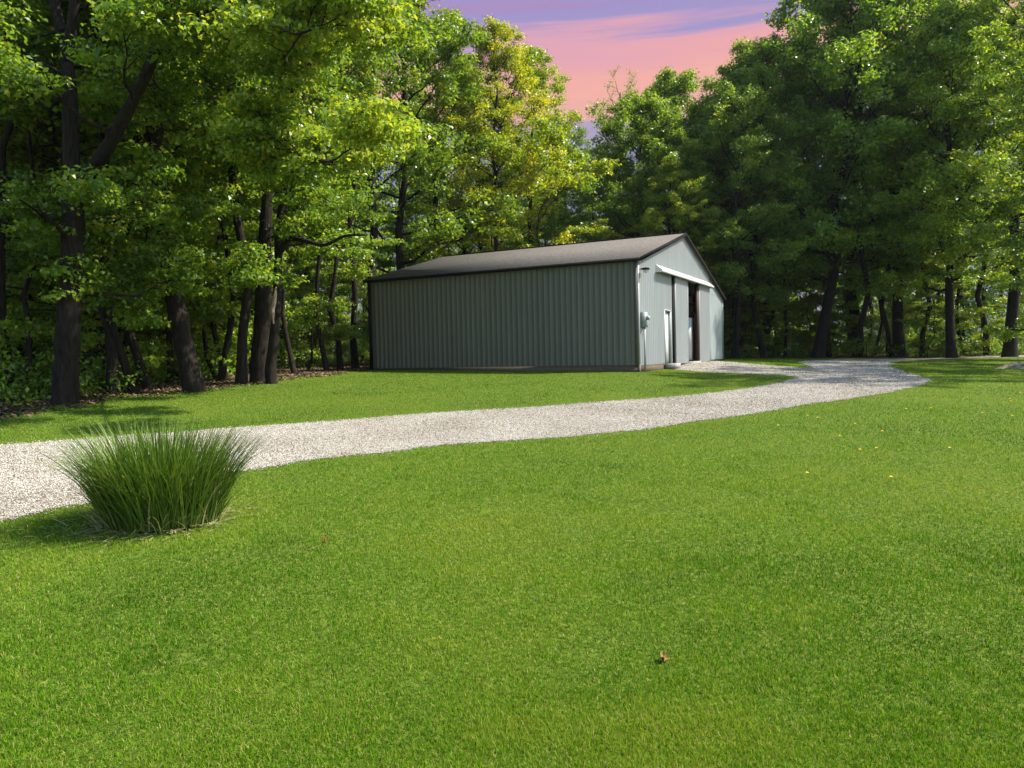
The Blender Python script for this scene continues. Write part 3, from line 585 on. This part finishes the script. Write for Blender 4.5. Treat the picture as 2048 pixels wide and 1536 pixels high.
# individually placed trees: (kind, px, depth, scale, colour, tilt, label)
TR = [
 ('pole', 225, 20, .92, DK, 'slim dark tree between the forked tree and the leaning tree'),
 ('pole', 482, 23, .95, DK, 'straight slender trunk just left of the ropy tree'),
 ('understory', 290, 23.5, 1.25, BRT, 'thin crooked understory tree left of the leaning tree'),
 ('understory', 255, 25, 1.3, MID, 'thin leaning understory tree behind the gap between the two big left trees'),
 ('understory', 350, 26, 1.35, MID, 'slim understory tree half hidden behind the leaning tree'),
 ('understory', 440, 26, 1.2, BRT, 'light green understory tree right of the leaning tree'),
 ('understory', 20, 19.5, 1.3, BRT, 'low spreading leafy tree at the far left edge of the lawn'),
 ('maple', -190, 21, .9, BRT, 'bushy yellow green tree at the left edge of the picture'),
 ('thin', 165, 22, 1.1, MID, 'thin dark stem right behind the forked tree'),
 ('thin', 275, 20.5, 1.1, MID, 'thin bent stem left of the leaning tree base'),
 ('thin', 303, 21.5, 1.2, MID, 'thin stem closest to the left side of the leaning tree base'),
 ('thin', 343, 25, 1.1, MID, 'thin straight stem directly behind the leaning tree'),
 ('thin', 437, 24.5, 1.15, MID, 'thin straight stem between the leaning tree and the ropy tree'),
 ('thin', 455, 26, 1.0, MID, 'second thin stem between the leaning tree and the ropy tree'),
 ('thin', 592, 29, 1.0, BRT, 'thin stem a little right of the ropy tree'),
 ('thin', 657, 31, 1.05, MID, 'leftmost thin stem of the slim group before the barn'),
 ('thin', 25, 20, 1.2, MID, 'thin dark stem near the left picture edge'),
 ('thin', 1498, 51, 1.2, MID, 'thin stem right beside the barn right corner'),
 ('thin', 1570, 52, 1.2, MID, 'thin stem left of the big leaning trunk behind the drive'),
 ('thin', 1745, 53, 1.1, MID, 'thin stem just right of the thick straight trunk'),
 ('thin', 1930, 51, 1.3, MID, 'thin stem at the lawn edge far right'),
 ('understory', 612, 32, .9, MID, 'thin straight tree at the lawn edge midway between ropy tree and barn'),
 ('pole', 682, 33, .8, MID, 'narrow dark trunk left of the barn, in a close trio of slim stems'),
 ('pole', 712, 34, .95, MID, 'slightly leaning slim trunk nearest the left corner of the barn'),
 ('mapleb', 800, 41, 1.0, BRT, 'bright green full crowned tree behind the left end of the barn roof'),
 ('tall', 768, 37.5, 1.0, MID, 'tree with a pale straight trunk rising beside the left end of the barn roof'),
 ('maple', 880, 47, 1.12, BRT, 'tall bright leafy tree behind the barn, left of the yellow tree'),
 ('airy', 1005, 46, .93, YEL, 'tall airy yellow green tree behind the barn roof, biggest of the yellow trees'),
 ('airy', 1078, 50, .93, (1.45, 1.3, .7), 'yellow green tree adjoining the tall yellow tree on its right, beside the sky gap'),
 ('airy', 945, 51, .93, (1.3, 1.25, .7), 'airy yellow green tree just left of the tall yellow tree'),
 ('understory', 1120, 44, 1.45, (1.5, 1.3, .6), 'low yellow green tree right behind the barn ridge'),
 ('maple', 1195, 52, .66, MID, 'small dark green tree under the sky gap behind the roof'),
 ('sparse', 1250, 60, 1.08, MID, 'nearly bare thin tree standing against the pink sky in the gap'),
 ('round', 1292, 51, .84, BRT, 'rounded bright green tree right of the sky gap'),
 ('round', 1335, 49, .70, BRT, 'bushy bright tree low behind the barn gable'),
 ('round', 1480, 52, .84, MID, 'mid height full tree just right of the barn right corner'),
 ('round', 1720, 55, 1.1, COOL, 'tall full tree filling the wood between the two darkest crowns'),
 ('round', 1240, 57, .58, BRT, 'smaller leafy tree closing the lower part of the sky gap'),
 ('round', 1530, 53, 1.05, MID, 'round crowned tree between the barn corner tree and the huge dark tree'),
 ('round', 1425, 54, .86, BRT, 'full rounded tree above the right slope of the barn roof'),
 ('round', 1362, 56, 1.0, MID, 'tall round topped green tree behind the barn gable peak'),
 ('sparse', 1478, 60, 1.05, MID, 'thin almost leafless treetop left of the huge dark tree'),
 ('airy', 1345, 45, .55, (1.3, 1.2, .7), 'small yellowish tree behind the barn gable'),
 ('airy', 1430, 55, .85, BRT, 'light green tree between the round topped tree and the huge dark tree'),
 ('mapleb', 1470, 47, .74, MID, 'dark tree directly behind the right corner of the barn'),
 ('tall', 1530, 49, .80, COOL, 'dark straight trunked tree right of the barn, left of the leaning tree'),
 ('round', 1635, 50, 1.27, COOL, 'huge dark crowned tree with a leaning trunk, right of the barn'),
 ('pole', 1722, 51, 1.3, COOL, 'thick straight trunk at the wood edge behind the drive bend'),
 ('pole', 1660, 52.5, 1.0, COOL, 'slim dark trunk just right of the leaning trunk behind the drive'),
 ('round', 1800, 51, 1.3, COOL, 'tall dark tree with a swollen forked base, right of the drive bend'),
 ('pole', 1780, 51.5, 1.05, DK, 'thin trunk beside the swollen forked tree on its left'),
 ('pole', 1845, 50, 1.0, DK, 'slim dark trunk a little right of the swollen forked tree'),
 ('round', 1905, 46, 1.0, SUNNY, 'yellow lit leafy tree reaching out over the lawn at the right'),
 ('pole', 1975, 49, 1.15, DK, 'dark straight tree at the lawn edge near the right border'),
 ('mapleb', 2020, 44, 1.15, SUNNY, 'broad dark green tree at the right edge of the picture'),
 ('maple', 2135, 38, .95, SUNNY, 'large tree whose low boughs hang in from the right edge'),
]
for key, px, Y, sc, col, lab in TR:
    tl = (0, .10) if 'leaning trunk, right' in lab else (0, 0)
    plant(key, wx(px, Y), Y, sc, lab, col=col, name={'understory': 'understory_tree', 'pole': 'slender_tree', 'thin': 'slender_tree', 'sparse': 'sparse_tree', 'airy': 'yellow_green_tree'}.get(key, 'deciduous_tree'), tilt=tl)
# trees off the right edge which shade the drive
for i, (x, y, sc) in enumerate([(23.0, 26, .98), (26.5, 30.5, .85)]):
    plant('maple', x, y, sc, ['nearest tree at the right edge, its boughs hanging over the lawn', 'second tree beyond the right edge shading the bend of the drive'][i], col=MID)
# deeper woods
def clear(x, y):
    if x > -11.2 and x < 14 and y < 49: return False
    return not inside(LAWN, np.array([x]), np.array([y]))[0]
LM = [(60, 'the left picture edge'), (135, 'the forked tree'), (385, 'the leaning tree'), (520, 'the ropy tree'), (680, 'the slim trio'), (800, 'the low roof end'), (1000, 'the yellow tree'),
      (1160, 'the sky gap'), (1330, 'the barn gable'), (1465, 'the barn right corner'), (1635, 'the huge leaning tree'), (1800, 'the swollen tree'), (1975, 'the right border')]
used_lab = set()
def wlabel(look, px, far):
    k = min(range(len(LM)), key=lambda i: abs(LM[i][0]-px)); side = 'left of' if px < LM[k][0]-20 else ('right of' if px > LM[k][0]+20 else 'in line with')
    return '%s, %s %s %s' % (look, far, side, LM[k][1])
cnt = 0; CL4 = {DK: 'dark', MID: 'mid green', BRT: 'bright green', COOL: 'blue green'}
for i in range(900):
    Y = rt.uniform(20, 68); px = rt.uniform(-150, 2200); x = wx(px, Y)
    left = px < 760
    if left and Y > 60: continue
    if not left and Y < 51: continue
    if 1120 < px < 1500 and Y < 60: continue
    if 1150 < px < 1260: continue
    if not left and rt.rand() < .45: continue
    if not clear(x, y=Y) or not clear(x+1.2, Y-1.5): continue
    key = ['tall', 'pole', 'maple', 'tallb', 'understory', 'understory'][rt.randint(6)]
    sc = rt.uniform(.85, 1.05)*(1.25 if key == 'understory' else 1)
    if 1240 < px < 1500: sc *= .72
    col = [DK, MID, BRT, COOL][rt.randint(4)]
    kind = {'tall': 'high crowned tree', 'tallb': 'slender tree', 'pole': 'narrow crowned tree', 'maple': 'broad crowned tree', 'understory': 'low spreading tree'}[key]
    f = (Y-20)/35 if left else (Y-51)/17
    lab = wlabel(CL4[col]+' '+kind, px, 'just inside the woods' if f < .35 else ('deeper in the woods' if f < .7 else 'deepest in the woods'))
    if lab in used_lab: continue
    used_lab.add(lab)
    plant(key, x, Y, sc, lab, col=col, name='woodland_tree', group='trees standing inside the woods')
    cnt += 1
    if cnt > 75: break
k = 0
for i in range(400):
    px = rt.uniform(-60, 2120)
    if 740 < px < 1450: continue
    left = px < 740
    Y = rt.uniform(16, 40) if left else rt.uniform(49, 60); x = wx(px, Y)
    if not clear(x, Y) or (left and not clear(x+2.2, Y-2.5)): continue
    ci = rt.randint(3); f = (Y-16)/24 if left else (Y-49)/11
    lab = wlabel(['thin green sapling', 'pale sapling', 'yellowish sapling'][ci], px, 'at the edge of the woods' if f < .4 else 'in the shade of the woods')
    if lab in used_lab: continue
    used_lab.add(lab)
    plant('sapling', x, Y, rt.uniform(.6, 1.3), lab, col=[MID, BRT, (1.3, 1.2, .7)][ci], name='sapling', cat='sapling', group='saplings along the wood edge')
    k += 1
    if k > 45: break
print('woodland', cnt, k)

# far woodland read as one mass, and undergrowth
def mass(name, pts, cr, cn, size, H, seed, label, cat):
    t = Tree(seed)
    for x, y, h in pts:
        z0 = float(gh(x, y))
        if h > 5: t.w.tube(t.wander((x, y, z0-.2), (x+t.r.normal(0, .5), y, z0+h*.8), 6, .03), np.linspace(.2, .05, 6), 5)
        for q in range(H):
            f = t.r.rand(); hh = h*(.03+.97*f); rr = (1.2+.16*h)*math.sqrt(max(.05, 1-f**3))
            a = t.r.rand()*6.28; r_ = rr*math.sqrt(t.r.rand())
            t.clump((x+math.cos(a)*r_, y+math.sin(a)*r_, z0+hh), cr*(.7+.6*t.r.rand()), cn, .5, size, .45)
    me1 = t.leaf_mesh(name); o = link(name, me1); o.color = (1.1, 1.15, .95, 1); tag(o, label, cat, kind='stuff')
    if t.w.V:
        o2 = link('stems', t.w.mesh(name+'_stems', BARK, True), o); o2['kind'] = 'stuff'
pts = []
for px in range(-300, 2380, 55):
    for Y in (66, 76, 88):
        p = px+rt.uniform(-25, 25); h = rt.uniform(16, 22) if not (1130 < p < 1520) else rt.uniform(9, 13)
        if 1170 < p < 1240: h = 7
        pts.append((wx(p, Y), Y+rt.uniform(-4, 4), h))
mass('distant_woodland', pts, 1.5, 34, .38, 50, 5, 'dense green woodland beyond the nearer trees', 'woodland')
pts = []
for i in range(2600):
    px = rt.uniform(-150, 2200); Y = rt.uniform(15, 72); x = wx(px, Y)
    if clear(x, Y): pts.append((x, Y, rt.uniform(.25, 1.5) if (px < 760 and Y < 28) or Y < 54 and px > 760 else rt.uniform(.5, 4.2)))
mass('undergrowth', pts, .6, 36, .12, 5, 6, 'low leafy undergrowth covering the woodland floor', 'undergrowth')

# ------------------------------------------------------------------ ornamental grass clump
def clump_mesh(n, seed, rbase, h0, h1, spread, wid, dry=False):
    r = np.random.RandomState(seed); a = r.rand(n)*6.28; q = np.sqrt(r.rand(n)); bx = np.cos(a)*q*rbase*1.15; by = np.sin(a)*q*rbase*.8
    az = a+r.normal(0, .5, n); out = (q**1.3)*spread*(.6+.6*r.rand(n))+.06; h = (h0+(h1-h0)*r.rand(n))*(1-.10*q); seg = 7
    ts = np.linspace(0, 1, seg)[None]; droop = (r.rand(n)**3)*.55
    reach = (out*h)[:, None]*(ts*.75+ts**2.2*(.5+droop[:, None])); zz = h[:, None]*(ts-(.12+.5*droop[:, None])*ts**3)
    zz = zz/np.sqrt(1+(out[:, None]*.55)**2)
    X = bx[:, None]+np.cos(az)[:, None]*reach; Y = by[:, None]+np.sin(az)[:, None]*reach
    w_ = wid*(.6+.7*r.rand(n))[:, None]*np.minimum(1, (1.05-ts)*1.9); tw = az+1.57+r.normal(0, .6, n)
    sx, sy = np.cos(tw)[:, None]*w_*.5, np.sin(tw)[:, None]*w_*.5
    V = np.stack([np.stack([X-sx, Y-sy, zz], -1), np.stack([X+sx, Y+sy, zz], -1)], 2).reshape(-1, 3)
    i = np.arange(n)[:, None]*seg*2+np.arange(seg-1)[None]*2; Q = np.stack([i, i+1, i+3, i+2], -1).reshape(-1, 4)
    tint = np.repeat(np.clip(.45+r.normal(0, .2, n), 0, .95), seg*2)
    if dry: tint = np.repeat(.88+.12*r.rand(n), seg*2)
    return fast_mesh('blades', V, Q, CL, {'tint': tint})
CL = leaf_mat('reed_blade', [(0, (.030, .065, .010)), (.4, (.075, .14, .016)), (.7, (.14, .21, .03)), (.86, (.19, .25, .05)), (.9, (.30, .26, .13)), (1, (.48, .42, .27))], .22, .5, .2, (1.3, 1.3, .6), False)
e = empty('ornamental_grass', (GC[0], GC[1], float(gh(*GC))+.0)); tag(e, 'large fountain shaped clump of tall green ornamental grass beside the gravel drive', 'ornamental grass')
link('blades', clump_mesh(3700, 1, .44, .34, 1.26, .40, .0105), e)
o = link('dry_stems', clump_mesh(200, 2, .52, .12, .5, .9, .007, True), e)
def thatch():
    r = np.random.RandomState(4); n = 380; a = r.rand(n)*6.28; q = .45+.35*np.abs(r.normal(0, 1, n)); x = GC[0]-.08+np.cos(a)*q*.72; y = GC[1]-.03+np.sin(a)*q*.55
    z = gh(x, y)+.012+.02*r.rand(n); d = a+r.normal(0, .8, n); L_ = .05+.13*r.rand(n); w_ = .004
    dx, dy = np.cos(d)*L_, np.sin(d)*L_; sx, sy = -np.sin(d)*w_, np.cos(d)*w_; dz = r.normal(.01, .02, n)
    V = np.stack([np.stack([x-sx, y-sy, z], -1), np.stack([x+sx, y+sy, z], -1), np.stack([x+dx+sx, y+dy+sy, z+dz], -1), np.stack([x+dx-sx, y+dy-sy, z+dz], -1)], 1).reshape(-1, 3)-np.array(e.location)
    return fast_mesh('thatch', V, np.arange(n)[:, None]*4+np.arange(4)[None], CL, {'tint': np.repeat(.86+.14*r.rand(n), 4)})
link('thatch', thatch(), e)

# low pale heap of soil and dry grass at the right edge
q = hit(2040, 737); r_ = np.random.RandomState(9); X, Y, Q = grid(np.linspace(-1.1, 1.1, 45), np.linspace(-.7, .7, 31)); rr = np.sqrt((X/1.05)**2+(Y/.65)**2)
k_ = np.clip(1-rr*rr, -.2, 1); Zh = .26*k_+.05*fnoise(X, Y, 61, 5, 3)*np.clip(k_+.2, 0, 1)-.01
o = link('soil_heap', fast_mesh('soil_heap', np.stack([X, Y, Zh], 1), Q[(rr[Q] < 1.05).all(1)], mat('pale_soil', (.10, .085, .05), .95, 0, (9, (.34, .30, .22), (1, 1, 1), .38, .62), (40, .8, (1, 1, 1))), None, True)); o.location = Vector([float(v) for v in q]); tag(o, 'low pale heap of soil and dry grass at the right edge of the lawn', 'soil heap')

# dead leaves and twigs strewn along the wood edge
def litter_mesh():
    r = np.random.RandomState(8); x = r.uniform(-20, 36, 240000); y = r.uniform(8, 60, 240000)
    near = in_lawn(x+1.2, y-1.2) & ~in_lawn(x-2.5, y+3) | (~in_lawn(x, y) & (r.rand(240000) < .35)); near &= ~inside(BARN_C, x, y) & (in_lawn(x-.8, y+1.2) == False); x, y = x[near], y[near]; n = len(x); z = gh(x, y)+.015
    a = r.rand(n)*6.28; L_ = .03+.05*r.rand(n); w_ = L_*.5; dx, dy = np.cos(a)*L_, np.sin(a)*L_; sx, sy = -np.sin(a)*w_, np.cos(a)*w_; t1, t2 = r.normal(0, .02, n), r.normal(0, .02, n)
    V = np.stack([np.stack([x-dx, y-dy, z+t1], -1), np.stack([x+sx, y+sy, z-t2+.01], -1), np.stack([x+dx, y+dy, z+t2+.02], -1), np.stack([x-sx, y-sy, z+.02], -1)], 1).reshape(-1, 3)
    return fast_mesh('leaf_litter', V, np.arange(n)[:, None]*4+np.arange(4)[None], tint_mat('dead_leaves', [(0, (.03, .018, .01)), (.5, (.09, .055, .03)), (1, (.20, .14, .08))]), {'tint': np.repeat(r.rand(n), 4)})
tag(link('leaf_litter', litter_mesh()), 'brown dead leaves strewn over the woodland floor', 'leaf litter', kind='stuff')

# ------------------------------------------------------------------ dandelions, fallen leaves
YF = mat('dandelion_yellow', (.75, .55, .02), .6); GS = mat('stem_green', (.08, .16, .03), .6)
def dand_meshes():
    a = Acc(); a.tube([(0, 0, 0), (.003, 0, .03), (.005, 0, .06)], .0022, 5); st = a.mesh('stem', GS)
    h = Acc()
    for ring, (rr, zz) in enumerate(((.021, .060), (.015, .067), (.008, .071))):
        for q in range(16):
            t_ = q*6.28/16+ring*.2; c, s_ = math.cos(t_), math.sin(t_); p, w2 = rr, .0035
            h.add([(.005+.002*c+s_*w2*.4, .002*s_-c*w2*.4, zz-.002), (.005+.002*c-s_*w2*.4, .002*s_+c*w2*.4, zz-.002), (.005+p*c-s_*w2, p*s_+c*w2, zz+.004), (.005+p*c+s_*w2, p*s_-c*w2, zz+.004)], [(0, 1, 2, 3)])
    return st, h.mesh('flower_head', YF)
DS, DH = dand_meshes()
_ALL = [(1882, 742), (1952, 740), (1988, 738), (1920, 749), (1895, 766), (1960, 777), (2000, 775), (2040, 790), (2020, 803), (2021, 808), (1862, 822), (1965, 832), (2024, 838), (1935, 800), (1812, 824), (1710, 855), (1635, 842), (1615, 838), (1556, 858), (1680, 880), (1752, 905), (1765, 870), (1900, 905), (1782, 965), (1614, 956), (1720, 908)]
DP = {'dandelions in the shaded lawn by the drive bend': ('yellow dandelion flower in the shaded lawn right of the drive bend', [p for p in _ALL if p[1] < 812 and p[0] > 1800]),
      'dandelions in the sunny lawn below the drive bend': ('yellow dandelion flower in the sunny lawn just below the drive bend', [p for p in _ALL if 812 <= p[1] < 872]),
      'dandelions in the nearer right lawn': ('yellow dandelion flower farthest from the drive, in the nearer right lawn', [p for p in _ALL if p[1] >= 872]),
      'dandelions by the barn corner': ('yellow dandelion flower in the grass in front of the barn', [(1378, 747), (1407, 748), (1405, 752), (1368, 757), (815, 752), (876, 751)]),}
for grp, (lab, pp) in DP.items():
    for p in pp:
        q = hit(*p); e = empty('dandelion', q); e.rotation_euler = (0, 0, rt.rand()*6); s_ = .75+.02*q[1]; e.scale = (s_, s_, 1); tag(e, lab, 'dandelion', grp)
        for nm, me in (('stem', DS), ('flower_head', DH)): link(nm, me, e)
def fallen(px, py, size, c1, c2, lab):
    q = hit(px, py); ang = np.linspace(0, 6.283, 31)[:-1]; r = size*(.55+.45*np.abs(np.cos(ang*2.5)))*(1-.15*np.cos(ang))
    zz = .018+.25*size*np.cos(ang*2+.6)+.012*np.cos(ang*5)
    V = np.vstack([np.stack([r*np.cos(ang), r*np.sin(ang), zz+.02], 1), [[0, 0, .012]]]); T = np.array([(i, (i+1) % 30, 30) for i in range(30)])
    m_ = mat('dead_leaf', c1, .7, 0, (28, c2, (1, 1, 1), .4, .6)); o = link('fallen_leaf', fast_mesh('fallen_leaf', V, T, m_)); o.location = Vector([float(v) for v in q]); o.rotation_euler = (.5, .2, .7)
    tag(o, lab, 'leaf')
fallen(1321, 1322, .031, (.26, .17, .03), (.09, .03, .015), 'curled yellow and brown dead leaf lying on the near lawn')
fallen(649, 1085, .022, (.22, .05, .012), (.2, .04, .01), 'small orange red dead leaf lying on the lawn right of the grass clump')

# ------------------------------------------------------------------ thin summer haze
HAZE = .00012
if HAZE:
    a = Acc(); a.box((0, 50, 21), (305, 255, 22.5)); hz = bpy.data.materials.new('haze_air'); hz.use_nodes = True; n = hz.node_tree.nodes; n.clear()
    ho = n.new('ShaderNodeOutputMaterial'); hv = n.new('ShaderNodeVolumePrincipled'); hv.inputs['Color'].default_value = (.80, .9, 1, 1); hv.inputs['Density'].default_value = HAZE; hv.inputs['Anisotropy'].default_value = .3
    hz.node_tree.links.new(hv.outputs[0], ho.inputs['Volume']); tag(a.obj('haze', hz), kind='stuff', label='faint bluish haze in the air', cat='haze')
